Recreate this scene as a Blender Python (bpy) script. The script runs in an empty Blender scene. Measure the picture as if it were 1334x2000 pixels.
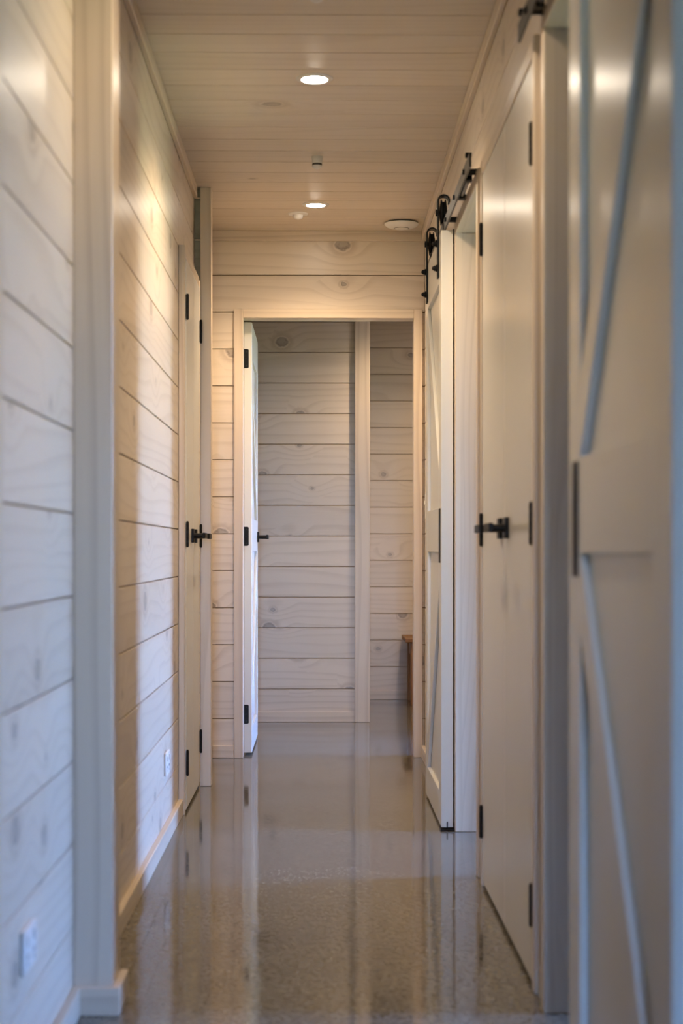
import bpy, bmesh, math, random
from mathutils import Vector, Matrix

random.seed(11)
SC = bpy.context.scene
COL = SC.collection

# ------------------------------------------------------------------ camera
# x = right, y = down the corridor, z = up; the camera stands at the origin, 0.945 m up
cam_d = bpy.data.cameras.new('camera')
cam = bpy.data.objects.new('camera', cam_d)
COL.objects.link(cam)
cam.location = (0, 0, 0.945)
cam.rotation_euler = (math.radians(90), 0, -math.atan(45 / 3250))
cam_d.sensor_fit = 'VERTICAL'
cam_d.sensor_height = 36.0
cam_d.lens = 3250 / 2000 * 36.0
cam_d.shift_y = 75 / 2000
cam_d.clip_start = 0.05
cam_d.dof.use_dof = True
cam_d.dof.focus_distance = 7.3
cam_d.dof.aperture_fstop = 3.6
SC.camera = cam

# ------------------------------------------------------------------ world: open sky, seen only through the windows
world = bpy.data.worlds.new('sky')
SC.world = world
world.use_nodes = True
wn, wl = world.node_tree.nodes, world.node_tree.links
wn.clear()
w_out = wn.new('ShaderNodeOutputWorld')
w_bg = wn.new('ShaderNodeBackground')
w_tc = wn.new('ShaderNodeTexCoord')
w_sep = wn.new('ShaderNodeSeparateXYZ')
w_ramp = wn.new('ShaderNodeValToRGB')
w_map = wn.new('ShaderNodeMapRange')
w_map.inputs['From Min'].default_value = -1
w_map.inputs['From Max'].default_value = 1
wl.new(w_tc.outputs['Generated'], w_sep.inputs[0])
wl.new(w_sep.outputs['Z'], w_map.inputs['Value'])
wl.new(w_map.outputs[0], w_ramp.inputs[0])
el = w_ramp.color_ramp.elements
el[0].position = 0.0; el[0].color = (0.10, 0.12, 0.07, 1)      # grass below the horizon
el[1].position = 1.0; el[1].color = (0.16, 0.36, 1.0, 1)       # zenith
for pos, c in ((0.485, (0.16, 0.19, 0.12, 1)), (0.505, (0.44, 0.62, 1.0, 1)), (0.55, (0.32, 0.52, 1.0, 1)), (0.62, (0.21, 0.42, 1.0, 1))):
    e = el.new(pos); e.color = c
wl.new(w_ramp.outputs[0], w_bg.inputs['Color'])
w_bg.inputs['Strength'].default_value = 92.0
wl.new(w_bg.outputs[0], w_out.inputs['Surface'])

SC.view_settings.view_transform = 'Standard'
SC.view_settings.look = 'None'
SC.view_settings.gamma = 1.0
SC.view_settings.use_curve_mapping = False
SC.view_settings.exposure = 0.2
SC.cycles.max_bounces = 6
SC.cycles.diffuse_bounces = 3
SC.cycles.glossy_bounces = 3
SC.cycles.transparent_max_bounces = 8
SC.cycles.sample_clamp_indirect = 6.0
SC.cycles.adaptive_threshold = 0.04
SC.cycles.use_light_tree = False
SC.cycles.caustics_reflective = False
SC.cycles.caustics_refractive = False


def portal(loc, rot, sx, sy):
    """guides the sky light in through one window"""
    d = bpy.data.lights.new('window_portal', 'AREA')
    d.shape = 'RECTANGLE'; d.size = sx; d.size_y = sy
    d.cycles.is_portal = True
    o = bpy.data.objects.new('window_portal', d)
    COL.objects.link(o)
    o.location = loc; o.rotation_euler = rot
    return o


# window openings: (x or y of the wall, range along it, z range)
WIN_A = dict(x=2.8, y0=5.02, y1=5.64, z0=0.15, z1=2.1)       # room behind the far barn door
WIN_B = dict(x=2.2, y0=3.18, y1=3.56, z0=0.15, z1=2.1)       # room behind the near barn door
WIN_F = dict(x=1.85, y0=7.76, y1=8.26, z0=0.25, z1=2.1)       # room beyond the end door
WIN_L = dict(y=-4.5, x0=-0.34, x1=0.34, z0=0.05, z1=2.1)       # living space behind the camera
for w in (WIN_A, WIN_B, WIN_F):
    portal((w['x'] + 0.02, (w['y0'] + w['y1']) / 2, (w['z0'] + w['z1']) / 2),
           (0, math.radians(90), 0), w['z1'] - w['z0'], w['y1'] - w['y0'])
portal((0, WIN_L['y'] - 0.02, 1.075), (math.radians(90), 0, 0), 0.68, 2.05)

# ------------------------------------------------------------------ node helpers
def new_mat(name):
    m = bpy.data.materials.new(name)
    m.use_nodes = True
    nt = m.node_tree
    b = nt.nodes['Principled BSDF']
    return m, nt, b


def math_node(nt, op, a, b=None, c=None, clamp=False):
    n = nt.nodes.new('ShaderNodeMath'); n.operation = op; n.use_clamp = clamp
    for i, v in enumerate((a, b, c)):
        if v is None:
            continue
        if isinstance(v, (int, float)):
            n.inputs[i].default_value = v
        else:
            nt.links.new(v, n.inputs[i])
    return n.outputs[0]


def smooth(nt, v, a, b, o0=0.0, o1=1.0):
    n = nt.nodes.new('ShaderNodeMapRange'); n.interpolation_type = 'SMOOTHSTEP'
    n.inputs['From Min'].default_value = a; n.inputs['From Max'].default_value = b
    n.inputs['To Min'].default_value = o0; n.inputs['To Max'].default_value = o1
    nt.links.new(v, n.inputs['Value'])
    return n.outputs[0]


def mix(nt, f, a, b):
    n = nt.nodes.new('ShaderNodeMix'); n.data_type = 'RGBA'
    for sock, v in ((n.inputs['Factor'], f), (n.inputs[6], a), (n.inputs[7], b)):
        if isinstance(v, (int, float)):
            sock.default_value = v
        elif isinstance(v, tuple):
            sock.default_value = (*v, 1)
        else:
            nt.links.new(v, sock)
    return n.outputs[2]


def combine(nt, x, y, z):
    n = nt.nodes.new('ShaderNodeCombineXYZ')
    for i, v in enumerate((x, y, z)):
        if isinstance(v, (int, float)):
            n.inputs[i].default_value = v
        else:
            nt.links.new(v, n.inputs[i])
    return n.outputs[0]


def noise(nt, vec, scale, detail=2.0, rough=0.5):
    n = nt.nodes.new('ShaderNodeTexNoise')
    n.inputs['Scale'].default_value = scale
    n.inputs['Detail'].default_value = detail
    n.inputs['Roughness'].default_value = rough
    nt.links.new(vec, n.inputs['Vector'])
    return n.outputs['Fac']


def bump(nt, bsdf, h, strength, dist):
    n = nt.nodes.new('ShaderNodeBump')
    n.inputs['Strength'].default_value = strength
    n.inputs['Distance'].default_value = dist
    nt.links.new(h, n.inputs['Height'])
    nt.links.new(n.outputs[0], bsdf.inputs['Normal'])


def wood(name, light, dark, knot_col, knots=0.5, contrast=0.30, rough=0.30, grain=5.5, tone=0.10):
    """pine: u runs along the grain, v across it (metres); growth lines bend round the knots"""
    m, nt, b = new_mat(name)
    uv = nt.nodes.new('ShaderNodeUVMap'); uv.uv_map = 'UVMap'
    sep = nt.nodes.new('ShaderNodeSeparateXYZ'); nt.links.new(uv.outputs[0], sep.inputs[0])
    u, v = sep.outputs[0], sep.outputs[1]
    oi = nt.nodes.new('ShaderNodeObjectInfo')
    r = oi.outputs['Random']
    r40 = math_node(nt, 'MULTIPLY', r, 40.0)
    u2 = math_node(nt, 'ADD', u, r40)
    # knots
    vo = nt.nodes.new('ShaderNodeTexVoronoi')
    vo.voronoi_dimensions = '2D'
    vo.inputs['Scale'].default_value = 4.2
    vo.inputs['Randomness'].default_value = 0.9
    ku = math_node(nt, 'MULTIPLY', u2, 0.8)
    nt.links.new(combine(nt, ku, math_node(nt, 'MULTIPLY_ADD', r, 53.0, v), 0.0), vo.inputs['Vector'])
    d = vo.outputs['Distance']
    csep = nt.nodes.new('ShaderNodeSeparateColor'); nt.links.new(vo.outputs['Color'], csep.inputs[0])
    gate = math_node(nt, 'LESS_THAN', csep.outputs[0], knots)
    rad = math_node(nt, 'MULTIPLY_ADD', csep.outputs[1], 0.10, 0.03)
    wob = noise(nt, combine(nt, u2, v, r40), 60.0, 1.0)
    dw = math_node(nt, 'ADD', d, math_node(nt, 'MULTIPLY_ADD', wob, 0.05, -0.025))
    rel = math_node(nt, 'DIVIDE', dw, rad)
    knot = math_node(nt, 'MULTIPLY', smooth(nt, rel, 0.75, 1.1, 1.0, 0.0), gate)
    ringk = math_node(nt, 'MULTIPLY', math_node(nt, 'MULTIPLY', smooth(nt, rel, 1.0, 1.3, 0.0, 1.0), smooth(nt, rel, 1.3, 2.2, 1.0, 0.0)), gate)
    infl = math_node(nt, 'MULTIPLY', smooth(nt, d, 0.0, 0.55, 1.0, 0.0), gate)
    # growth lines
    f = noise(nt, combine(nt, math_node(nt, 'MULTIPLY', u2, 0.55), math_node(nt, 'MULTIPLY', v, 5.0), r40), 1.0, 1.0, 0.4)
    field = math_node(nt, 'ADD', math_node(nt, 'MULTIPLY', f, grain), math_node(nt, 'MULTIPLY', infl, 1.4))
    field = math_node(nt, 'ADD', field, math_node(nt, 'MULTIPLY', v, 20.0))
    fr = math_node(nt, 'FRACT', field)
    line = math_node(nt, 'MULTIPLY', smooth(nt, fr, 0.45, 0.90), smooth(nt, fr, 0.90, 1.0, 1.0, 0.0))
    fib = noise(nt, combine(nt, math_node(nt, 'MULTIPLY', u2, 9.0), math_node(nt, 'MULTIPLY', v, 330.0), r40), 1.0, 2.0)
    blot = noise(nt, combine(nt, math_node(nt, 'MULTIPLY', u2, 1.6), math_node(nt, 'MULTIPLY', v, 6.0), r40), 1.0, 2.0)
    amt = math_node(nt, 'MULTIPLY', line, contrast)
    amt = math_node(nt, 'ADD', amt, math_node(nt, 'MULTIPLY_ADD', fib, 0.36, -0.18))
    amt = math_node(nt, 'ADD', amt, math_node(nt, 'MULTIPLY_ADD', blot, 0.6, -0.30), clamp=True)
    c = mix(nt, amt, light, dark)
    c = mix(nt, math_node(nt, 'MULTIPLY', ringk, 0.55), c, dark)
    kd = smooth(nt, math_node(nt, 'ADD', rel, math_node(nt, 'MULTIPLY_ADD', wob, 0.9, -0.45)), 0.45, 0.95, 0.58, 0.86)
    c = mix(nt, math_node(nt, 'MULTIPLY', knot, kd), c, knot_col)
    hs = nt.nodes.new('ShaderNodeHueSaturation')
    nt.links.new(c, hs.inputs['Color'])
    rr = math_node(nt, 'FRACT', math_node(nt, 'MULTIPLY', r, 91.7))
    nt.links.new(math_node(nt, 'MULTIPLY_ADD', rr, tone, 1.0 - tone / 2), hs.inputs['Value'])
    nt.links.new(hs.outputs[0], b.inputs['Base Color'])
    b.inputs['Roughness'].default_value = rough
    b.inputs['Specular IOR Level'].default_value = 0.5
    return m


def paint(name, col, rough=0.25, brush=0.05):
    m, nt, b = new_mat(name)
    uv = nt.nodes.new('ShaderNodeUVMap'); uv.uv_map = 'UVMap'
    sep = nt.nodes.new('ShaderNodeSeparateXYZ'); nt.links.new(uv.outputs[0], sep.inputs[0])
    n = noise(nt, combine(nt, math_node(nt, 'MULTIPLY', sep.outputs[0], 2.5), math_node(nt, 'MULTIPLY', sep.outputs[1], 140.0), 0.0), 1.0, 2.0)
    c = mix(nt, n, tuple(x * 0.99 for x in col), tuple(min(1, x * 1.01) for x in col))
    nt.links.new(c, b.inputs['Base Color'])
    b.inputs['Roughness'].default_value = rough
    bump(nt, b, n, brush, 0.001)
    return m


def plain(name, col, rough=0.5, metallic=0.0, speck=0.06, spec=0.5):
    m, nt, b = new_mat(name)
    tc = nt.nodes.new('ShaderNodeTexCoord')
    n = noise(nt, tc.outputs['Object'], 40.0, 3.0)
    c = mix(nt, n, tuple(x * (1 - speck) for x in col), tuple(min(1, x * (1 + speck)) for x in col))
    nt.links.new(c, b.inputs['Base Color'])
    b.inputs['Roughness'].default_value = rough
    b.inputs['Metallic'].default_value = metallic
    b.inputs['Specular IOR Level'].default_value = spec
    return m


def concrete():
    m, nt, b = new_mat('polished_concrete')
    tc = nt.nodes.new('ShaderNodeTexCoord')
    o = tc.outputs['Object']
    vo = nt.nodes.new('ShaderNodeTexVoronoi'); vo.inputs['Scale'].default_value = 150.0
    nt.links.new(o, vo.inputs['Vector'])
    cs = nt.nodes.new('ShaderNodeSeparateColor'); nt.links.new(vo.outputs['Color'], cs.inputs[0])
    fine = noise(nt, o, 300.0, 2.0)
    mid = noise(nt, o, 55.0, 3.0, 0.6)
    big = noise(nt, o, 2.2, 3.0)
    agg = math_node(nt, 'MULTIPLY', smooth(nt, cs.outputs[0], 0.18, 0.75), 0.75)
    agg = math_node(nt, 'ADD', agg, math_node(nt, 'MULTIPLY_ADD', fine, 0.9, -0.45))
    agg = math_node(nt, 'ADD', agg, math_node(nt, 'MULTIPLY_ADD', mid, 1.2, -0.5), clamp=True)
    c = mix(nt, agg, (0.066, 0.060, 0.050), (0.198, 0.181, 0.150))
    c2 = mix(nt, smooth(nt, big, 0.3, 0.7), (0.42, 0.42, 0.42), (0.58, 0.58, 0.58))
    mx = nt.nodes.new('ShaderNodeMix'); mx.data_type = 'RGBA'; mx.blend_type = 'OVERLAY'
    mx.inputs['Factor'].default_value = 0.5
    nt.links.new(c, mx.inputs[6]); nt.links.new(c2, mx.inputs[7])
    nt.links.new(mx.outputs[2], b.inputs['Base Color'])
    nt.links.new(smooth(nt, mid, 0.3, 0.7, 0.05, 0.09), b.inputs['Roughness'])
    b.inputs['Specular IOR Level'].default_value = 0.45
    wav = noise(nt, o, 3.0, 1.0)
    bump(nt, b, wav, 0.09, 0.010)
    return m


def glow(name, col, strength):
    m, nt, b = new_mat(name)
    b.inputs['Base Color'].default_value = (0.9, 0.9, 0.9, 1)
    b.inputs['Emission Color'].default_value = (*col, 1)
    b.inputs['Emission Strength'].default_value = strength
    return m


def pane_mat():
    m = bpy.data.materials.new('window_glass')
    m.use_nodes = True
    nt = m.node_tree; nt.nodes.clear()
    out = nt.nodes.new('ShaderNodeOutputMaterial')
    tr = nt.nodes.new('ShaderNodeBsdfTransparent'); tr.inputs[0].default_value = (0.95, 0.97, 0.96, 1)
    gl = nt.nodes.new('ShaderNodeBsdfGlossy'); gl.inputs['Roughness'].default_value = 0.0
    mx = nt.nodes.new('ShaderNodeMixShader'); mx.inputs[0].default_value = 0.06
    nt.links.new(tr.outputs[0], mx.inputs[1]); nt.links.new(gl.outputs[0], mx.inputs[2])
    nt.links.new(mx.outputs[0], out.inputs['Surface'])
    return m


M_WALL = wood('whitewashed_pine', (0.70, 0.615, 0.525), (0.46, 0.375, 0.30), (0.20, 0.165, 0.14), knots=0.42)
M_CEIL = wood('whitewashed_pine_ceiling', (0.67, 0.59, 0.505), (0.48, 0.40, 0.325), (0.30, 0.25, 0.20), knots=0.12, contrast=0.2, rough=0.40)
M_TRIM = wood('clear_pine_trim', (0.68, 0.585, 0.485), (0.48, 0.39, 0.31), (0.3, 0.25, 0.2), knots=0.0, contrast=0.45, grain=3.0, rough=0.30, tone=0.06)
M_LINE = wood('plain_pine_lining', (0.66, 0.57, 0.48), (0.47, 0.385, 0.31), (0.3, 0.25, 0.2), knots=0.0, contrast=0.30, grain=9.0, rough=0.32)
M_BACK = wood('rough_pine_behind_boards', (0.42, 0.27, 0.165), (0.30, 0.19, 0.115), (0.2, 0.15, 0.1), knots=0.0, rough=0.7)
M_BENCH = wood('oiled_hardwood', (0.27, 0.130, 0.052), (0.14, 0.062, 0.026), (0.10, 0.04, 0.02), knots=0.0, contrast=0.5, grain=4.0, rough=0.42)
M_PAINT = paint('white_satin_paint', (0.73, 0.73, 0.715), 0.25)
M_ROOM = plain('plain_lining', (0.66, 0.62, 0.56), 0.6)
M_PLAST = plain('white_plastic', (0.76, 0.75, 0.74), 0.35)
M_BLACK = plain('black_satin_steel', (0.007, 0.007, 0.009), 0.5, spec=0.2)
M_STEEL = plain('black_rail_steel', (0.018, 0.017, 0.016), 0.42, spec=0.3)
M_DARK = plain('dark_grey_ring', (0.05, 0.045, 0.042), 0.5)
M_FLOOR = concrete()
M_LENS = glow('lit_diffuser', (1.0, 0.87, 0.70), 105.0)
M_GLASS = pane_mat()

# ------------------------------------------------------------------ object helpers
def link(name, me, mat, parent=None):
    o = bpy.data.objects.new(name, me)
    COL.objects.link(o)
    if mat is not None:
        me.materials.append(mat)
    if parent is not None:
        o.parent = parent
        if parent.parent is None:
            o.matrix_parent_inverse = Matrix.Translation(-Vector(parent.location))
    return o


def tag(o, label=None, cat=None, group=None, kind=None):
    if label: o['label'] = label
    if cat: o['category'] = cat
    if group: o['group'] = group
    if kind: o['kind'] = kind
    return o


def thing(name, loc, label, cat, group=None, kind=None):
    o = bpy.data.objects.new(name, None)
    o.empty_display_size = 0.1
    COL.objects.link(o)
    o.location = loc
    return tag(o, label, cat, group, kind)


def fill_uv(bm, grain, off):
    lay = bm.loops.layers.uv.new('UVMap')
    g = 'xyz'.index(grain)
    others = [i for i in range(3) if i != g]
    for f in bm.faces:
        n = f.normal
        ax = max(range(3), key=lambda i: abs(n[i]))
        if ax == g:
            a, c = others
        else:
            a = g
            c = [i for i in others if i != ax][0]
        for l in f.loops:
            co = l.vert.co
            l[lay].uv = (co[a] + off[0], co[c] + off[1])


def finish(bm, name, mat, parent, grain='z', smooth_shade=False):
    bmesh.ops.recalc_face_normals(bm, faces=bm.faces)
    fill_uv(bm, grain, (random.uniform(0, 30), random.uniform(0, 30)))
    me = bpy.data.meshes.new(name)
    bm.to_mesh(me)
    bm.free()
    if smooth_shade:
        for p in me.polygons:
            p.use_smooth = True
    return link(name, me, mat, parent)


def add_box(bm, x0, x1, y0, y1, z0, z1, bevel=0.0):
    x0, x1 = min(x0, x1), max(x0, x1)
    y0, y1 = min(y0, y1), max(y0, y1)
    z0, z1 = min(z0, z1), max(z0, z1)
    vs = [bm.verts.new((x, y, z)) for z in (z0, z1) for y in (y0, y1) for x in (x0, x1)]
    fs = [(0, 1, 3, 2), (4, 6, 7, 5), (0, 4, 5, 1), (2, 3, 7, 6), (0, 2, 6, 4), (1, 5, 7, 3)]
    faces = [bm.faces.new([vs[i] for i in f]) for f in fs]
    if bevel > 0:
        es = list({e for f in faces for e in f.edges})
        bmesh.ops.bevel(bm, geom=es, offset=bevel, segments=1, affect='EDGES', profile=0.5)


def box(name, x0, x1, y0, y1, z0, z1, mat, parent=None, grain='z', bevel=0.0015):
    bm = bmesh.new()
    add_box(bm, x0, x1, y0, y1, z0, z1, bevel)
    return finish(bm, name, mat, parent, grain)


def add_cyl(bm, p, axis, r, h, seg=20, r2=None):
    """cylinder from point p, h along +axis"""
    r2 = r if r2 is None else r2
    ax = {'x': Vector((1, 0, 0)), 'y': Vector((0, 1, 0)), 'z': Vector((0, 0, 1))}[axis]
    q = ax.to_track_quat('Z', 'Y').to_matrix().to_4x4()
    mtx = Matrix.Translation(Vector(p) + ax * (h / 2)) @ q
    bmesh.ops.create_cone(bm, cap_ends=True, segments=seg, radius1=r, radius2=r2, depth=abs(h), matrix=mtx)


def add_lathe(bm, c, prof, axis='z', seg=40):
    """profile of (radius, height along axis) round the centre c"""
    rings = []
    for (r, h) in prof:
        ring = []
        for k in range(seg):
            a = 2 * math.pi * k / seg
            u, v = r * math.cos(a), r * math.sin(a)
            if axis == 'z':
                co = (c[0] + u, c[1] + v, c[2] + h)
            elif axis == 'x':
                co = (c[0] + h, c[1] + u, c[2] + v)
            else:
                co = (c[0] + u, c[1] + h, c[2] + v)
            ring.append(bm.verts.new(co))
        rings.append(ring)
    for a, b in zip(rings[:-1], rings[1:]):
        for k in range(seg):
            bm.faces.new((a[k], a[(k + 1) % seg], b[(k + 1) % seg], b[k]))
    for ring in (rings[0], rings[-1]):
        try:
            bm.faces.new(ring)
        except ValueError:
            pass


def lathe(name, c, prof, mat, parent, axis='z', seg=40):
    bm = bmesh.new()
    add_lathe(bm, c, prof, axis, seg)
    o = finish(bm, name, mat, parent, 'z', True)
    md = o.modifiers.new('edges', 'EDGE_SPLIT'); md.split_angle = math.radians(35)
    return o


def cyl(name, p, axis, r, h, mat, parent, seg=20):
    bm = bmesh.new()
    add_cyl(bm, p, axis, r, h, seg)
    return finish(bm, name, mat, parent, 'z')


# ------------------------------------------------------------------ measures
XL, XR = -0.500, 0.485           # faces of the corridor's wall boards
YE = 7.59                        # face of the end wall
ZC = 2.40                        # ceiling
PITCH, Z0 = 0.1685, 0.178        # board joints on the walls
GAP = 0.0036
BT = 0.012                       # board thickness in front of the wall core


def rows(zlo=0.0, zhi=ZC, dz=0.0):
    out = []
    k = -2
    while True:
        a = Z0 + dz + k * PITCH
        b = a + PITCH
        k += 1
        if b <= zlo + 0.004:
            continue
        if a >= zhi - 0.004:
            break
        out.append((max(a + GAP / 2, zlo), min(b - GAP / 2, zhi)))
    return out


def boards_x(parent, xface, sign, y0, y1, zlo, zhi, mat=M_WALL):
    """boards on a wall whose face is at x = xface; sign = +1 when the core lies at larger x"""
    for a, b in rows(zlo, zhi):
        box('board', xface, xface + sign * BT, y0, y1, a, b, mat, parent, 'y', 0.0012)


def boards_y(parent, yface, x0, x1, zlo, zhi, dz=0.0):
    for a, b in rows(zlo, zhi, dz):
        box('board', x0, x1, yface, yface + BT, a, b, M_WALL, parent, 'x', 0.0012)


def core(name, boxes, label, mat=M_BACK, cat='wall'):
    bm = bmesh.new()
    for b in boxes:
        add_box(bm, *b)
    o = finish(bm, name, mat, None, 'y')
    return tag(o, label, cat, None, 'structure')


# ------------------------------------------------------------------ floor and ceiling
fl = box('floor', -3.2, 3.2, -4.7, 10.8, -0.12, 0.0, M_FLOOR, None, 'y', 0.0)
tag(fl, 'polished grey concrete floor running down the hall', 'floor', None, 'structure')
ce = box('ceiling', -3.2, 3.2, -4.7, 10.8, ZC + 0.012, ZC + 0.12, M_BACK, None, 'y', 0.0)
tag(ce, 'whitewashed pine board ceiling with recessed downlights', 'ceiling', None, 'structure')
CP = 0.1713
yb = 4.524 - 13 * CP
while yb < YE - 0.01:
    y1 = min(yb + CP - 0.0030, YE)
    box('board', XL - 0.01, XR + 0.01, yb, y1, ZC, ZC + 0.012, M_CEIL, ce, 'x', 0.0028)
    yb += CP

# ------------------------------------------------------------------ left wall
CO = 0.10   # wall core thickness
wl_ = core('wall_left', [(XL - BT - CO, XL - BT, -0.3, YE, 0, ZC + 0.012)],
           'left hall wall of whitewashed horizontal pine boards')
boards_x(wl_, XL, -1, 1.6, 5.945, 0.0, ZC)
boards_x(wl_, XL, -1, 5.945, 6.67, 2.036, ZC)
boards_x(wl_, XL, -1, 6.67, YE, 0.0, ZC)
for a, b in rows(2.036, ZC):
    box('board', XL, -0.474, 6.73, 6.745, a, b, M_WALL, wl_, 'x', 0.001)

# ------------------------------------------------------------------ right wall: openings, cupboard
O1 = (4.84, 5.58)     # far doorway with the barn door slid beyond it
O2 = (2.65, 3.389)    # near doorway
C_R = (3.575, 4.676)  # right cupboard doors
XB = XR + BT
wr_ = core('wall_right', [
    (XB, XB + CO, -0.3, O2[0] - 0.012, 0, 2.022), (XB, XB + CO, O2[1] + 0.012, O1[0] - 0.012, 0, 2.022),
    (XB, XB + CO, O1[1] + 0.012, YE, 0, 2.022), (XB, XB + CO, -0.3, YE, 2.022, ZC + 0.012)],
    'right hall wall of whitewashed pine boards with doors along it')
boards_x(wr_, XR, 1, 1.6, YE, 2.044, ZC)
boards_x(wr_, XR, 1, 5.62, YE, 0.0, 2.044)
boards_x(wr_, XR, 1, 4.716, 4.80, 0.0, 2.044)
boards_x(wr_, XR, 1, 3.43, 3.535, 0.0, 2.044)
boards_x(wr_, XR, 1, 1.6, 2.61, 0.0, 2.044)

# ------------------------------------------------------------------ end wall with the doorway
DX0, DX1, DZ = -0.343, 0.435, 2.003
we_ = core('wall_end', [
    (-1.6, DX0 - 0.02, YE + BT, YE + 0.10, 0, ZC + 0.012), (DX1 + 0.02, 2.92, YE + BT, YE + 0.10, 0, ZC + 0.012),
    (DX0 - 0.02, DX1 + 0.02, YE + BT, YE + 0.10, DZ + 0.02, ZC + 0.012)],
    'pine board wall closing the end of the hall')
boards_y(we_, YE, XL, DX0 - 0.038, 0.0, 2.034)
boards_y(we_, YE, DX1 + 0.036, XR, 0.0, 2.034)
boards_y(we_, YE, XL, XR, 2.034, ZC)

# ------------------------------------------------------------------ rooms beyond
core('wall_back', [(-1.6, 0.27, 9.17 + BT, 9.27, 0, ZC + 0.012)], 'boarded wall facing the open end door')
wb_ = bpy.data.objects['wall_back']
boards_y(wb_, 9.17, -1.5, 0.203, 0.0, ZC, 0.004)
wa_ = core('wall_alcove', [(0.1, 1.97, 10.55 + BT, 10.65, 0, ZC + 0.012)], 'boarded back wall behind the wooden bench')
boards_y(wa_, 10.55, 0.17, 1.85, 0.0, ZC, 0.03)
core('wall_alcove_side', [(0.17, 0.27, 9.27, 10.56, 0, ZC + 0.012)], 'short side wall beside the alcove', M_ROOM)
core('wall_far_left', [(-1.7, -1.6, YE, 9.3, 0, ZC + 0.012)], 'left wall of the room beyond the end door', M_ROOM)


def wall_with_window_x(name, x, t, y0, y1, w, label):
    core(name, [(x, x + t, y0, w['y0'], 0, ZC + 0.012), (x, x + t, w['y1'], y1, 0, ZC + 0.012),
                (x, x + t, w['y0'], w['y1'], 0, w['z0']), (x, x + t, w['y0'], w['y1'], w['z1'], ZC + 0.012)], label, M_ROOM)


wall_with_window_x('wall_far_right', 1.85, 0.12, YE + 0.1, 10.65, WIN_F, 'window wall of the room beyond the end door')
wall_with_window_x('wall_side_room', 2.8, 0.12, 4.25, YE + 0.1, WIN_A, 'window wall of the side room by the far barn door')
wall_with_window_x('wall_near_room', 2.2, 0.12, 1.3, 4.15, WIN_B, 'window wall of the side room by the near barn door')
core('wall_partition', [(XB + CO, 2.92, 4.15, 4.25, 0, ZC + 0.012), (XB + CO, 2.32, 1.2, 1.3, 0, ZC + 0.012)], 'partition walls between the side rooms', M_ROOM)
core('wall_living', [(-3.1, -3.0, -4.5, -0.3, 0, ZC + 0.012), (3.0, 3.1, -4.5, -0.3, 0, ZC + 0.012),
                     (-3.1, XL - BT, -0.3, -0.2, 0, ZC + 0.012), (XB, 3.1, -0.3, -0.2, 0, ZC + 0.012),
                     (-3.1, WIN_L['x0'], -4.62, -4.5, 0, ZC + 0.012), (WIN_L['x1'], 3.1, -4.62, -4.5, 0, ZC + 0.012),
                     (WIN_L['x0'], WIN_L['x1'], -4.62, -4.5, 2.1, ZC + 0.012)],
     'walls of the living space behind the viewer', M_ROOM)


def window(n, w, label):
    if 'x' in w:
        x, a, b = w['x'] + 0.04, w['y0'], w['y1']
        t = thing('window_%d' % n, (x, (a + b) / 2, w['z0']), label, 'window', None, 'structure')
        for (p, q, r, s) in ((a, a + 0.05, w['z0'], w['z1']), (b - 0.05, b, w['z0'], w['z1']),
                             (a + 0.05, b - 0.05, w['z0'], w['z0'] + 0.05), (a + 0.05, b - 0.05, w['z1'] - 0.05, w['z1'])):
            box('window_frame', x, x + 0.05, p, q, r, s, M_BLACK, t, 'z', 0.003)
        box('pane', x + 0.022, x + 0.028, a + 0.05, b - 0.05, w['z0'] + 0.05, w['z1'] - 0.05, M_GLASS, t, 'z', 0.0)
    else:
        y, a, b = w['y'] - 0.09, w['x0'], w['x1']
        t = thing('window_%d' % n, (0, y, w['z0']), label, 'window', None, 'structure')
        for (p, q, r, s) in ((a, a + 0.06, w['z0'], w['z1']), (b - 0.06, b, w['z0'], w['z1']), (-0.03, 0.03, w['z0'], w['z1']),
                             (a, b, w['z0'], w['z0'] + 0.06), (a, b, w['z1'] - 0.06, w['z1'])):
            box('window_frame', p, q, y, y + 0.05, r, s, M_BLACK, t, 'z', 0.003)
        box('pane', a + 0.05, b - 0.05, y + 0.022, y + 0.028, w['z0'] + 0.05, w['z1'] - 0.05, M_GLASS, t, 'z', 0.0)


window(1, WIN_A, 'narrow window of the side room by the far barn door')
window(2, WIN_B, 'window of the side room by the near barn door')
window(3, WIN_F, 'tall glazed door in the room beyond the end door')
window(4, WIN_L, 'wide sliding glass doors behind the viewer')

# ------------------------------------------------------------------ cornice, skirting, posts, architraves
TR = [0]


def trim(label, pieces, cat='trim'):
    """one piece of joinery: list of (name, x0,x1,y0,y1,z0,z1, grain)"""
    TR[0] += 1
    xs = [p[1] for p in pieces] + [p[2] for p in pieces]
    ys = [p[3] for p in pieces] + [p[4] for p in pieces]
    zs = [p[5] for p in pieces]
    if len(pieces) == 1:
        p = pieces[0]
        o = box('trim_%d' % TR[0], *p[1:7], M_TRIM, None, p[7], 0.002)
        return tag(o, label, cat, None, 'structure')
    t = thing('trim_%d' % TR[0], ((min(xs) + max(xs)) / 2, (min(ys) + max(ys)) / 2, min(zs)), label, cat, None, 'structure')
    for p in pieces:
        box(p[0], *p[1:7], M_LINE if p[0] == 'lining_board' else M_TRIM, t, p[7], 0.002)
    return t


CH, CT = 0.046, 0.016
trim('narrow pine cornice along the top of the left wall', [('strip', XL, XL + CT, 1.6, 6.655, ZC - CH, ZC, 'y')], 'cornice')
trim('narrow pine cornice along the top of the right wall', [('strip', XR - CT, XR, 1.6, YE, ZC - CH, ZC, 'y')], 'cornice')
trim('narrow pine cornice above the end doorway', [('strip', XL, XR - CT, YE - CT, YE, ZC - CH, ZC, 'x')], 'cornice')

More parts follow.
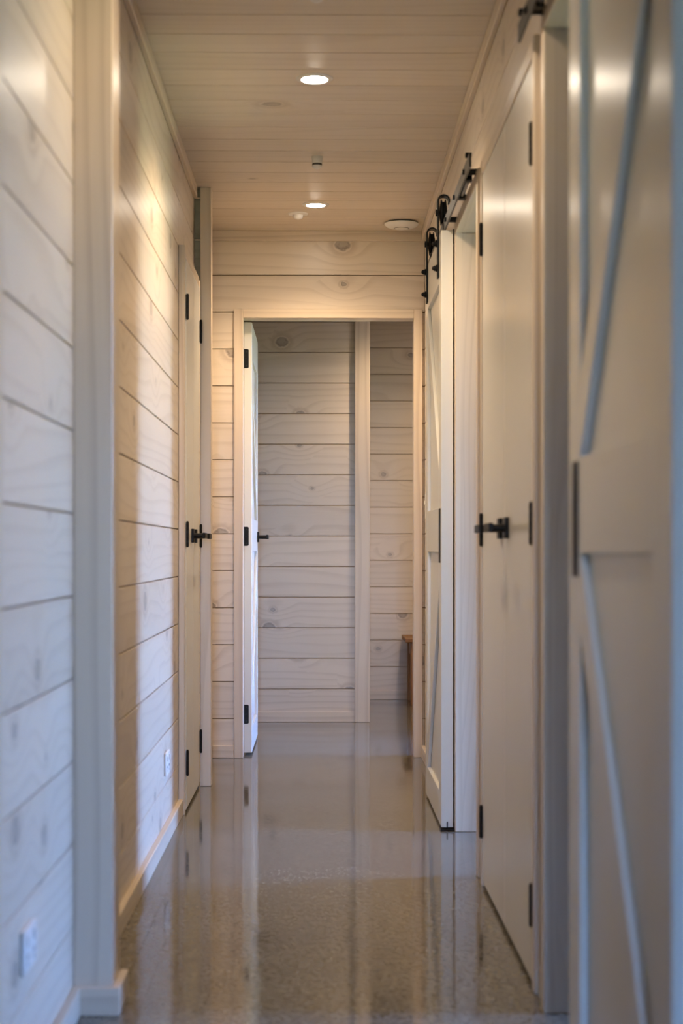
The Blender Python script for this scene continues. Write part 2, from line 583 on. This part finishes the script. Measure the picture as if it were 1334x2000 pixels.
# posts (pilasters) standing out from the left wall
trim('full-height pine post nearest the viewer on the left wall', [('post', XL, -0.420, 3.40, 3.52, 0, ZC, 'z')], 'post')
trim('full-height pine post at the far end of the left wall', [('post', -0.474, -0.430, 6.673, 6.75, 0, ZC, 'z')], 'post')
trim('pine trim strip at the left edge of the picture', [('post', XL, -0.478, 2.38, 2.53, 0, ZC, 'z')], 'post')

SH, ST = 0.057, 0.017


def skirt(side, label, pieces):
    name = 'baseboard_' + side
    xs = [v for p in pieces for v in p[0:2]]
    ys = [v for p in pieces for v in p[2:4]]
    if len(pieces) == 1:
        p = pieces[0]
        o = box(name, *p[0:4], 0.0, SH, M_TRIM, None, p[4], 0.002)
        return tag(o, label, 'baseboard', None, 'structure')
    t = thing(name, ((min(xs) + max(xs)) / 2, (min(ys) + max(ys)) / 2, 0), label, 'baseboard', None, 'structure')
    for p in pieces:
        box('strip', *p[0:4], 0.0, SH, M_TRIM, t, p[4], 0.002)
    return t


skirt('left', 'pine baseboard along the left wall stepping round the near post', [
    (XL, XL + ST, 2.53, 3.40 - ST, 'y'), (XL, -0.420 + ST, 3.40 - ST, 3.40, 'x'),
    (-0.420, -0.420 + ST, 3.40, 3.52 + ST, 'y'), (XL, XL + ST, 3.52, 5.945, 'y')])
skirt('left_end', 'pine baseboard past the left cupboard', [(XL, XL + ST, 6.75, YE - ST, 'y')])
skirt('right', 'short pine baseboards between the right-hand doors', [
    (XR - ST, XR, 4.716, 4.80, 'y'), (XR - ST, XR, 3.43, 3.535, 'y'), (XR - ST, XR, 5.62, YE - ST, 'y')])
skirt('end', 'pine baseboard left of the end doorway', [(XL + ST, DX0 - 0.042, YE - ST, YE, 'x')])
skirt('back', 'pine baseboard of the boarded wall beyond the end door', [(-1.5, 0.20, 9.17 - 0.012, 9.17, 'x')])
skirt('alcove', 'pine baseboard behind the wooden bench', [(0.283, 1.85, 10.55 - 0.012, 10.55, 'x')])

trim('vertical pine corner post in the room beyond the end door', [('post', 0.200, 0.283, 9.145, 9.28, 0, ZC, 'z')], 'post')

AW, AX = 0.040, XR - 0.026
EW = 0.042


def arch_right(o, label):
    trim(label, [
        ('architrave_board', AX, XR, o[0] - AW, o[0], 0, DZ + 0.008 + AW, 'z'), ('architrave_board', AX, XR, o[1], o[1] + AW, 0, DZ + 0.008 + AW, 'z'),
        ('architrave_board', AX, XR, o[0], o[1], DZ + 0.008, DZ + 0.008 + AW, 'y'),
        ('lining_board', XR - 0.004, XB + CO, o[0] - 0.012, o[0], 0, DZ + 0.008, 'z'), ('lining_board', XR - 0.004, XB + CO, o[1], o[1] + 0.012, 0, DZ + 0.008, 'z'),
        ('lining_board', XR - 0.004, XB + CO, o[0], o[1], DZ + 0.008, DZ + 0.018, 'y')], 'door frame')


arch_right(O1, 'pine frame of the far open doorway on the right')
arch_right(O2, 'pine frame of the near doorway half behind the near barn door')
FX = 0.459
trim('pine frame round the white double cupboard doors on the right', [
    ('architrave_board', FX, XR, C_R[0] - AW, C_R[0] - 0.002, 0, 2.044, 'z'), ('architrave_board', FX, XR, C_R[1] + 0.002, C_R[1] + AW, 0, 2.044, 'z'),
    ('architrave_board', FX, XR, C_R[0] - 0.002, C_R[1] + 0.002, 2.006, 2.044, 'y')], 'door frame')
C_L = (5.985, 6.660)
LFX = -0.477
trim('pine frame round the narrow double cupboard doors on the left', [
    ('architrave_board', XL, LFX, C_L[0] - AW, C_L[0] - 0.002, 0, 2.036, 'z'), ('architrave_board', XL, LFX, C_L[1] + 0.001, 6.673, 0, 2.036, 'z'),
    ('architrave_board', XL, LFX, C_L[0] - 0.002, C_L[1] + 0.001, 1.998, 2.036, 'y')], 'door frame')
trim('pale pine frame round the doorway at the end of the hall', [
    ('architrave_board', DX0 - EW, DX0, YE - 0.014, YE + BT, 0, DZ + EW, 'z'), ('architrave_board', DX1, DX1 + EW - 0.003, YE - 0.014, YE + BT, 0, DZ + EW, 'z'),
    ('architrave_board', DX0, DX1, YE - 0.014, YE + BT, DZ, DZ + EW, 'x'),
    ('lining_board', DX0 - 0.02, DX0, YE + BT, YE + 0.10, 0, DZ, 'z'), ('lining_board', DX1, DX1 + 0.02, YE + BT, YE + 0.10, 0, DZ, 'z'),
    ('lining_board', DX0 - 0.02, DX1 + 0.02, YE + BT, YE + 0.10, DZ, DZ + 0.018, 'x')], 'door frame')

# ------------------------------------------------------------------ doors
def prism(name, pts, d0, d1, mp, mat, parent, bevel=0.0015, grain='z'):
    """outline pts (u, z) between depths d0 and d1; mp(u, d, z) places it"""
    bm = bmesh.new()
    a = [bm.verts.new(mp(u, d0, z)) for u, z in pts]
    b = [bm.verts.new(mp(u, d1, z)) for u, z in pts]
    bm.faces.new(a); bm.faces.new(list(reversed(b)))
    n = len(pts)
    for i in range(n):
        bm.faces.new((a[i], b[i], b[(i + 1) % n], a[(i + 1) % n]))
    bmesh.ops.recalc_face_normals(bm, faces=bm.faces)
    if bevel:
        bmesh.ops.bevel(bm, geom=list(bm.edges), offset=bevel, segments=1, affect='EDGES', profile=0.5)
    return finish(bm, name, mat, parent, grain)


def braced_door(t, w, zb, zt, thick, mp, rec=0.012, stile=0.112, top=0.165, bot=0.112, mid=(0.94, 1.093), bv=0.125):
    """stile-and-rail leaf with two diagonal braces meeting at the handle stile (u = 0); depth 0 is the face"""
    def rect(name, u0, u1, z0, z1, d0=0.0, d1=thick):
        return prism(name, [(u0, z0), (u1, z0), (u1, z1), (u0, z1)], d0, d1, mp, M_PAINT, t)
    rect('stile', 0, stile, zb, zt); rect('stile', w - stile, w, zb, zt)
    rect('rail', stile, w - stile, zb, zb + bot)
    rect('rail', stile, w - stile, mid[0], mid[1])
    rect('rail', stile, w - stile, zt - top, zt)
    rect('panel', stile, w - stile, zb + bot, mid[0], rec, thick - rec)
    rect('panel', stile, w - stile, mid[1], zt - top, rec, thick - rec)
    a, b = stile, w - stile
    for face in (0, 1):
        d0, d1 = (0.0, rec) if face == 0 else (thick - rec, thick)
        prism('brace', [(a, mid[1]), (b, zt - top - bv), (b, zt - top), (a, mid[1] + bv)], d0, d1, mp, M_PAINT, t)
        prism('brace', [(a, mid[0] - bv), (b, zb + bot), (b, zb + bot + bv), (a, mid[0])], d0, d1, mp, M_PAINT, t)


def lever(t, mp, u, z, direction, lever_len=0.115):
    """square rose, neck and lever; depth is negative towards the room"""
    def blk(bm, u0, u1, d0, d1, z0, z1, bev):
        p, q = mp(u0, d0, z0), mp(u1, d1, z1)
        add_box(bm, p[0], q[0], p[1], q[1], p[2], q[2], bev)
    bm = bmesh.new()
    blk(bm, u - 0.026, u + 0.026, -0.009, 0.0, z - 0.026, z + 0.026, 0.0012)
    rose = finish(bm, 'handle', M_BLACK, t)
    bm = bmesh.new()
    p, q = mp(u, -0.009, z), mp(u, -0.056, z)
    axis = 'x' if abs(p[0] - q[0]) > abs(p[1] - q[1]) else 'y'
    lo = p if (p[0] + p[1]) < (q[0] + q[1]) else q
    add_cyl(bm, lo, axis, 0.0095, 0.047, 18)
    finish(bm, 'neck', M_BLACK, rose)
    bm = bmesh.new()
    u0, u1 = (u - 0.011, u + lever_len) if direction > 0 else (u - lever_len, u + 0.011)
    blk(bm, u0, u1, -0.058, -0.047, z - 0.0105, z + 0.0105, 0.002)
    finish(bm, 'lever', M_BLACK, rose)


def hinge(t, c, z, h=0.088, r=0.0052):
    bm = bmesh.new()
    for k in range(5):
        a = z - h / 2 + k * h / 5
        add_cyl(bm, (c[0], c[1], a + 0.0004), 'z', r, h / 5 - 0.0008, 14)
    add_cyl(bm, (c[0], c[1], z - h / 2 - 0.003), 'z', r * 0.7, h + 0.006, 10)
    return finish(bm, 'hinge', M_BLACK, t)


def slab_door(n, y0, y1, xface, xback, zb, zt, label, hinge_y, hinge_x, group=None):
    t = thing('door_%d' % n, ((xface + xback) / 2, (y0 + y1) / 2, zb), label, 'door', group, 'structure')
    box('leaf', xface, xback, y0, y1, zb, zt, M_PAINT, t, 'z', 0.002)
    for z in (0.182, 1.003, 1.820):
        hinge(t, (hinge_x, hinge_y), z)
    return t


# open door in the end doorway, swung into the room beyond, handle side away from the viewer
t = thing('door_1', (-0.325, 8.05, 0.012), 'white diagonal-braced door standing open beyond the end doorway', 'door', None, 'structure')
DW = 0.755
mp1 = lambda u, d, z: (-0.307 - d, 7.675 + DW - u, z)          # u = 0 at the handle stile
braced_door(t, DW, 0.012, 1.997, 0.036, mp1)
lever(t, mp1, 0.06, 1.012, 1)
mp1b = lambda u, d, z: (-0.343 + d, 7.675 + DW - u, z)
lever(t, mp1b, 0.06, 1.012, 1)
for z in (0.190, 1.010, 1.829):
    hp = prism('hinge', [(0, z - 0.044), (0.017, z - 0.044), (0.021, z - 0.040), (0.021, z + 0.040), (0.017, z + 0.044), (0, z + 0.044)],
               0, 0.002, lambda u, d, zz: (-0.3425 + u, 7.6755 - d, zz), M_BLACK, t, 0.0004)
    bm = bmesh.new()
    for (du, dz) in ((0.012, -0.032), (0.008, 0.0), (0.012, 0.032)):
        add_cyl(bm, (-0.3425 + du, 7.6727, z + dz), 'y', 0.0028, 0.0008, 10)
    finish(bm, 'screw', M_STEEL, hp)

# left cupboard
ml = (C_L[0] + C_L[1]) / 2
t = slab_door(2, C_L[0], ml - 0.0015, LFX + 0.002, LFX - 0.02, 0.012, 1.995, 'white left cupboard door nearer the viewer', C_L[0] - 0.002, LFX + 0.007)
lever(t, lambda u, d, z: (LFX + 0.002 - d, u, z), ml - 0.072, 1.0, -1)
t = slab_door(3, ml + 0.0015, C_L[1], LFX + 0.002, LFX - 0.02, 0.012, 1.995, 'white left cupboard door against the far post', C_L[1] + 0.001, LFX + 0.007)
lever(t, lambda u, d, z: (LFX + 0.002 - d, u, z), ml + 0.072, 1.0, 1)
# right cupboard
mr = (C_R[0] + C_R[1]) / 2
t = slab_door(4, C_R[0], mr - 0.001, 0.462, 0.484, 0.012, 2.003, 'white right cupboard door nearer the viewer', C_R[0] - 0.001, 0.4575)
lever(t, lambda u, d, z: (0.462 + d, u, z), mr - 0.070, 1.0, -1)
t = slab_door(5, mr + 0.001, C_R[1], 0.462, 0.484, 0.012, 2.003, 'white right cupboard door next to the far barn doorway', C_R[1] + 0.001, 0.4575)
lever(t, lambda u, d, z: (0.462 + d, u, z), mr + 0.070, 1.0, 1)

# ------------------------------------------------------------------ sliding barn doors, their hangers and tracks
BX0, BX1 = 0.4145, 0.4545
TX0, TX1 = 0.4265, 0.4325
TZ0, TZ1 = 2.031, 2.071


def hanger(t, y):
    # flat strap up the face, hooked over the wheel
    prof = []
    cx, cz, R, th = 0.4305, 2.146, 0.022, 0.0055
    prof.append((cx - R, 1.883))
    for k in range(0, 13):
        a = math.pi - k * math.radians(200) / 12
        prof.append((cx + R * math.cos(a), cz + R * math.sin(a)))
    inner = [(cx - R + th, 1.883)] + [(cx + (R - th) * math.cos(math.pi - k * math.radians(200) / 12), cz + (R - th) * math.sin(math.pi - k * math.radians(200) / 12)) for k in range(0, 13)]
    loop = prof + list(reversed(inner))
    bm = bmesh.new()
    a = [bm.verts.new((x, y - 0.02, z)) for x, z in loop]
    b = [bm.verts.new((x, y + 0.02, z)) for x, z in loop]
    n = len(loop)
    for i in range(n):
        bm.faces.new((a[i], a[(i + 1) % n], b[(i + 1) % n], b[i]))
    m = len(prof)
    for i in range(m - 1):
        j = n - 1 - i
        bm.faces.new((a[i], a[j], a[j - 1], a[i + 1]))
        bm.faces.new((b[i], b[i + 1], b[j - 1], b[j]))
    s = finish(bm, 'hanger', M_BLACK, t)
    lathe('wheel', (0.4295, y, 2.108), [(0.006, -0.0125), (0.020, -0.0125), (0.030, -0.010), (0.044, -0.0085), (0.045, -0.0065), (0.0365, -0.0035), (0.0365, 0.0035),
                                        (0.045, 0.0065), (0.044, 0.0085), (0.030, 0.010), (0.020, 0.0125), (0.006, 0.0125)], M_BLACK, s, 'x', 32)
    bm = bmesh.new()
    add_cyl(bm, (0.403, y, 2.107), 'x', 0.006, 0.053, 14)
    add_cyl(bm, (0.4035, y, 2.107), 'x', 0.012, 0.005, 6)
    add_cyl(bm, (0.4445, y, 2.107), 'x', 0.011, 0.009, 6)
    finish(bm, 'axle', M_BLACK, s)
    for z in (2.001, 1.916):
        bm = bmesh.new()
        add_cyl(bm, (0.4035, y, z), 'x', 0.012, 0.005, 18)
        add_cyl(bm, (0.3975, y, z), 'x', 0.0095, 0.006, 6)
        bmesh.ops.create_uvsphere(bm, u_segments=12, v_segments=8, radius=0.0078, matrix=Matrix.Translation((0.3975, y, z)))
        finish(bm, 'bolt', M_BLACK, s)


def barn_door(y_handle, sgn, w, label):
    """y_handle = y of the edge with the pull; the leaf runs from there in direction sgn"""
    t = thing('sliding_barn_door', ((BX0 + BX1) / 2, y_handle + sgn * w / 2, 0.01), label, 'barn door', 'sliding barn doors on black tracks')
    mp = lambda u, d, z: (BX0 + d, y_handle + sgn * u, z)
    braced_door(t, w, 0.010, 2.026, BX1 - BX0, mp)
    pl = prism('pull', [(0.042, 0.903), (0.094, 0.903), (0.094, 1.088), (0.042, 1.088)], -0.0025, 0.0, mp, M_BLACK, t, 0.0006)
    prism('recess', [(0.050, 0.915), (0.086, 0.915), (0.086, 1.076), (0.050, 1.076)], -0.0031, -0.0025, mp, M_BLACK, pl, 0.0)
    hanger(t, y_handle + sgn * 0.115)
    hanger(t, y_handle + sgn * (w - 0.115))
    return t


barn_door(5.610, 1, 0.815, 'white braced barn door slid open beyond the far doorway')
barn_door(2.745, -1, 0.800, 'blurred white braced barn door at the right edge of the picture')


def track(y_end, sgn, length, label):
    y0, y1 = sorted((y_end, y_end + sgn * length))
    t = thing('barn_door_track', ((TX0 + TX1) / 2, (y0 + y1) / 2, TZ0), label, 'track', 'black barn door tracks')
    box('rail', TX0, TX1, y0, y1, TZ0, TZ1, M_STEEL, t, 'y', 0.001)
    zc = (TZ0 + TZ1) / 2
    for k in range(5):
        y = y_end + sgn * (0.155 + 0.35 * k)
        bm = bmesh.new()
        add_cyl(bm, (TX1, y, zc), 'x', 0.0095, XR - TX1, 20)
        br = finish(bm, 'bracket', M_BLACK, t)
        box('plate', XR - 0.007, XR, y - 0.016, y + 0.016, zc - 0.012, zc + 0.034, M_BLACK, br, 'z', 0.001)
        cyl('bolt', (TX0 - 0.006, y, zc), 'x', 0.008, 0.006, M_BLACK, br, 6)
    # damper behind the rail with its clamps
    ya, yb_ = y_end + sgn * 0.20, y_end + sgn * 0.47
    lo, hi = min(ya, yb_), max(ya, yb_)
    dm = cyl('damper', (0.4445, lo, zc - 0.004), 'y', 0.0075, hi - lo, plain_grey, t, 18)
    for y in (lo, hi - 0.03):
        box('clamp', TX1, 0.454, y, y + 0.03, zc - 0.016, zc + 0.012, M_BLACK, dm, 'y', 0.001)
    ye = y_end + sgn * 0.06
    box('stop', TX0 - 0.006, TX1 + 0.006, ye - 0.010, ye + 0.010, TZ1, TZ1 + 0.012, M_BLACK, t, 'y', 0.001)
    return t


plain_grey = plain('brushed_grey_steel', (0.16, 0.155, 0.15), 0.35, 0.6)
track(4.703, 1, 1.80, 'black steel barn door track above the far doorway')
track(3.556, -1, 1.80, 'black steel barn door track cut off by the top right corner')

t = thing('floor_guide', (0.4345, 5.635, 0), 'small black guide on the floor under the far barn door', 'floor guide')
box('plate', 0.411, 0.459, 5.598, 5.66, 0.0, 0.006, M_BLACK, t, 'y', 0.001)
box('fin', 0.4325, 0.4365, 5.603, 5.6085, 0.006, 0.030, M_BLACK, t, 'y', 0.0005)

# ------------------------------------------------------------------ sockets and switch
def wall_plate(name, x, sign, y, z, label, cat, w=0.116, h=0.076):
    """sign: +1 when the room lies at larger x"""
    t = thing(name, (x, y, z - h / 2), label, cat)
    box('cover_plate', x, x + sign * 0.009, y - w / 2, y + w / 2, z - h / 2, z + h / 2, M_PLAST, t, 'y', 0.003)
    for k in (-1, 1):
        box('rocker', x + sign * 0.009, x + sign * 0.013, y + k * w * 0.27 - 0.008, y + k * w * 0.27 + 0.008, z + 0.008, z + 0.026, M_PLAST, t, 'y', 0.001)
    return t


for nm, y, z, lab in (('power_socket', 2.85, 0.268, 'white double power socket low on the left wall before the near post'),
                      ('power_socket', 5.45, 0.250, 'white double power socket low on the left wall in the blue daylight patch')):
    t = wall_plate(nm, XL, 1, y, z, lab, 'socket')
    t['group'] = 'power sockets low on the left wall'
    for k in (-1, 1):
        bm = bmesh.new()
        for (dy, dz) in ((-0.007, -0.010), (0.007, -0.010), (0.0, -0.022)):
            add_box(bm, XL + 0.009, XL + 0.0096, y + k * 0.031 + dy - 0.001, y + k * 0.031 + dy + 0.001, z + dz - 0.004, z + dz + 0.004)
        finish(bm, 'outlet_slots', M_DARK, t)
t = wall_plate('light_switch', XR, -1, 7.41, 1.14, 'white light switch on the right wall beside the end doorway', 'switch', 0.076, 0.116)

# ------------------------------------------------------------------ ceiling fittings
WARM = (1.0, 0.72, 0.43)


def downlight(y, label, x=-0.012, watts=57.0):
    t = thing('downlight', (x, y, ZC), label, 'downlight', 'recessed ceiling downlights')
    c = (x, y, ZC)
    lathe('rim', c, [(0.0392, 0.0), (0.0575, 0.0), (0.0570, -0.0025), (0.0530, -0.0048), (0.0410, -0.0052), (0.0392, -0.003)], M_PLAST, t, 'z', 48)
    lathe('diffuser', c, [(0.0388, -0.002), (0.0386, -0.004), (0.034, -0.0060), (0.024, -0.0078), (0.011, -0.0088), (0.001, -0.0091)], M_LENS, t, 'z', 40)
    d = bpy.data.lights.new('downlight_lamp', 'SPOT')
    d.energy = watts
    d.color = WARM
    d.spot_size = math.radians(146)
    d.spot_blend = 0.85
    d.shadow_soft_size = 0.04
    o = bpy.data.objects.new('downlight_lamp', d)
    COL.objects.link(o)
    o.location = (x, y, ZC - 0.055)
    return t


downlight(7.00, 'glowing round downlight closer to the end wall, beside the small dome sensor')
downlight(5.13, 'glowing round downlight nearer the viewer, larger of the two in view')
downlight(3.26, 'downlight above the near post, out of the picture', -0.012, 22.0)
downlight(8.75, 'downlight in the room beyond the end door, out of the picture', 0.72, 54.0)
downlight(9.75, 'unseen fill light added in front of the bench alcove', 0.95, 24.0)  # extra lamp, added only to brighten the dark alcove


def pendant_sensor(y, label):
    t = thing('sprinkler_head', (-0.005, y, ZC - 0.045), label, 'sprinkler', 'small white sprinkler heads on the ceiling')
    c = (-0.005, y, ZC)
    lathe('body', c, [(0.0205, 0.0), (0.0205, -0.012), (0.0190, -0.0135), (0.0185, -0.026)], M_PLAST, t, 'z', 32)
    lathe('band', c, [(0.0172, -0.026), (0.0178, -0.026), (0.0178, -0.033), (0.0172, -0.033)], M_DARK, t, 'z', 32)
    lathe('tip', c, [(0.0184, -0.033), (0.0184, -0.036), (0.015, -0.041), (0.009, -0.0445), (0.001, -0.046)], M_PLAST, t, 'z', 32)


pendant_sensor(6.15, 'small white ceiling sprinkler head with dark band between the two downlights')
pendant_sensor(4.28, 'small white ceiling sprinkler head cut off at the top edge')

t = thing('motion_sensor', (-0.088, 7.19, ZC - 0.02), 'small white dome motion sensor just below the far downlight', 'sensor')
c = (-0.088, 7.19, ZC)
lathe('base', c, [(0.044, 0.0), (0.044, -0.002), (0.041, -0.005), (0.026, -0.007), (0.001, -0.007)], M_PLAST, t, 'z', 40)
lathe('dome', c, [(0.024, -0.007), (0.023, -0.014), (0.018, -0.021), (0.010, -0.025), (0.001, -0.027)], M_PLAST, t, 'z', 32)

t = thing('ceiling_dome', (0.368, 7.37, ZC - 0.03), 'round white flat dome unit on the ceiling by the right wall', 'access point')
c = (0.368, 7.37, ZC)
lathe('base', c, [(0.055, 0.0), (0.055, -0.006), (0.050, -0.006)], M_DARK, t, 'z', 48)  # dark colour stands in for the shadow gap between shell and ceiling
lathe('shell', c, [(0.050, -0.005), (0.0745, -0.006), (0.0760, -0.009), (0.0740, -0.013), (0.066, -0.020), (0.052, -0.0255), (0.034, -0.0285), (0.0335, -0.0285)], M_PLAST, t, 'z', 64)
lathe('ring', c, [(0.0345, -0.0280), (0.0345, -0.0295), (0.0315, -0.0295), (0.0315, -0.0280)], plain_grey, t, 'z', 64)
lathe('cap', c, [(0.0312, -0.0280), (0.0312, -0.0302), (0.020, -0.0318), (0.001, -0.0322)], M_PLAST, t, 'z', 48)

# ------------------------------------------------------------------ bench in the far room
t = thing('wooden_bench', (1.12, 10.31, 0), 'brown wooden bench standing against the far wall, seen past the doorframe', 'bench')
box('seat', 0.527, 1.72, 10.07, 10.525, 0.386, 0.412, M_BENCH, t, 'x', 0.003)
for x0 in (0.560, 1.625):
    for (a, b) in ((10.10, 10.145), (10.44, 10.485)):
        prof = [(x0, 0), (x0 + 0.062, 0), (x0 + 0.062, 0.30), (x0 + 0.062, 0.386), (x0 - 0.004 if x0 > 1 else x0, 0.386), (x0, 0.30)]
        prism('leg', [(x0, 0.0), (x0 + 0.062, 0.0), (x0 + 0.062, 0.386), (x0, 0.386)], a, b, lambda u, d, z: (u, d, z), M_BENCH, t, 0.003)
    box('end_rail', x0 + 0.008, x0 + 0.05, 10.145, 10.44, 0.30, 0.386, M_BENCH, t, 'y', 0.003)
for (a, b) in ((10.108, 10.135), (10.450, 10.477)):
    pts = [(0.622, 0.386), (0.622, 0.285)]
    for k in range(0, 7):
        an = k * math.pi / 12
        pts.append((0.622 + 0.045 * math.sin(an), 0.285 + 0.045 * (1 - math.cos(an)) ))
    pts += [(1.58, 0.330)]
    for k in range(0, 7):
        an = k * math.pi / 12
        pts.append((1.580 + 0.045 * (1 - math.cos(an)), 0.330 - 0.045 * math.sin(an)))
    pts += [(1.625, 0.386)]
    prism('apron', pts, a, b, lambda u, d, z: (u, d, z), M_BENCH, t, 0.0, 'x')
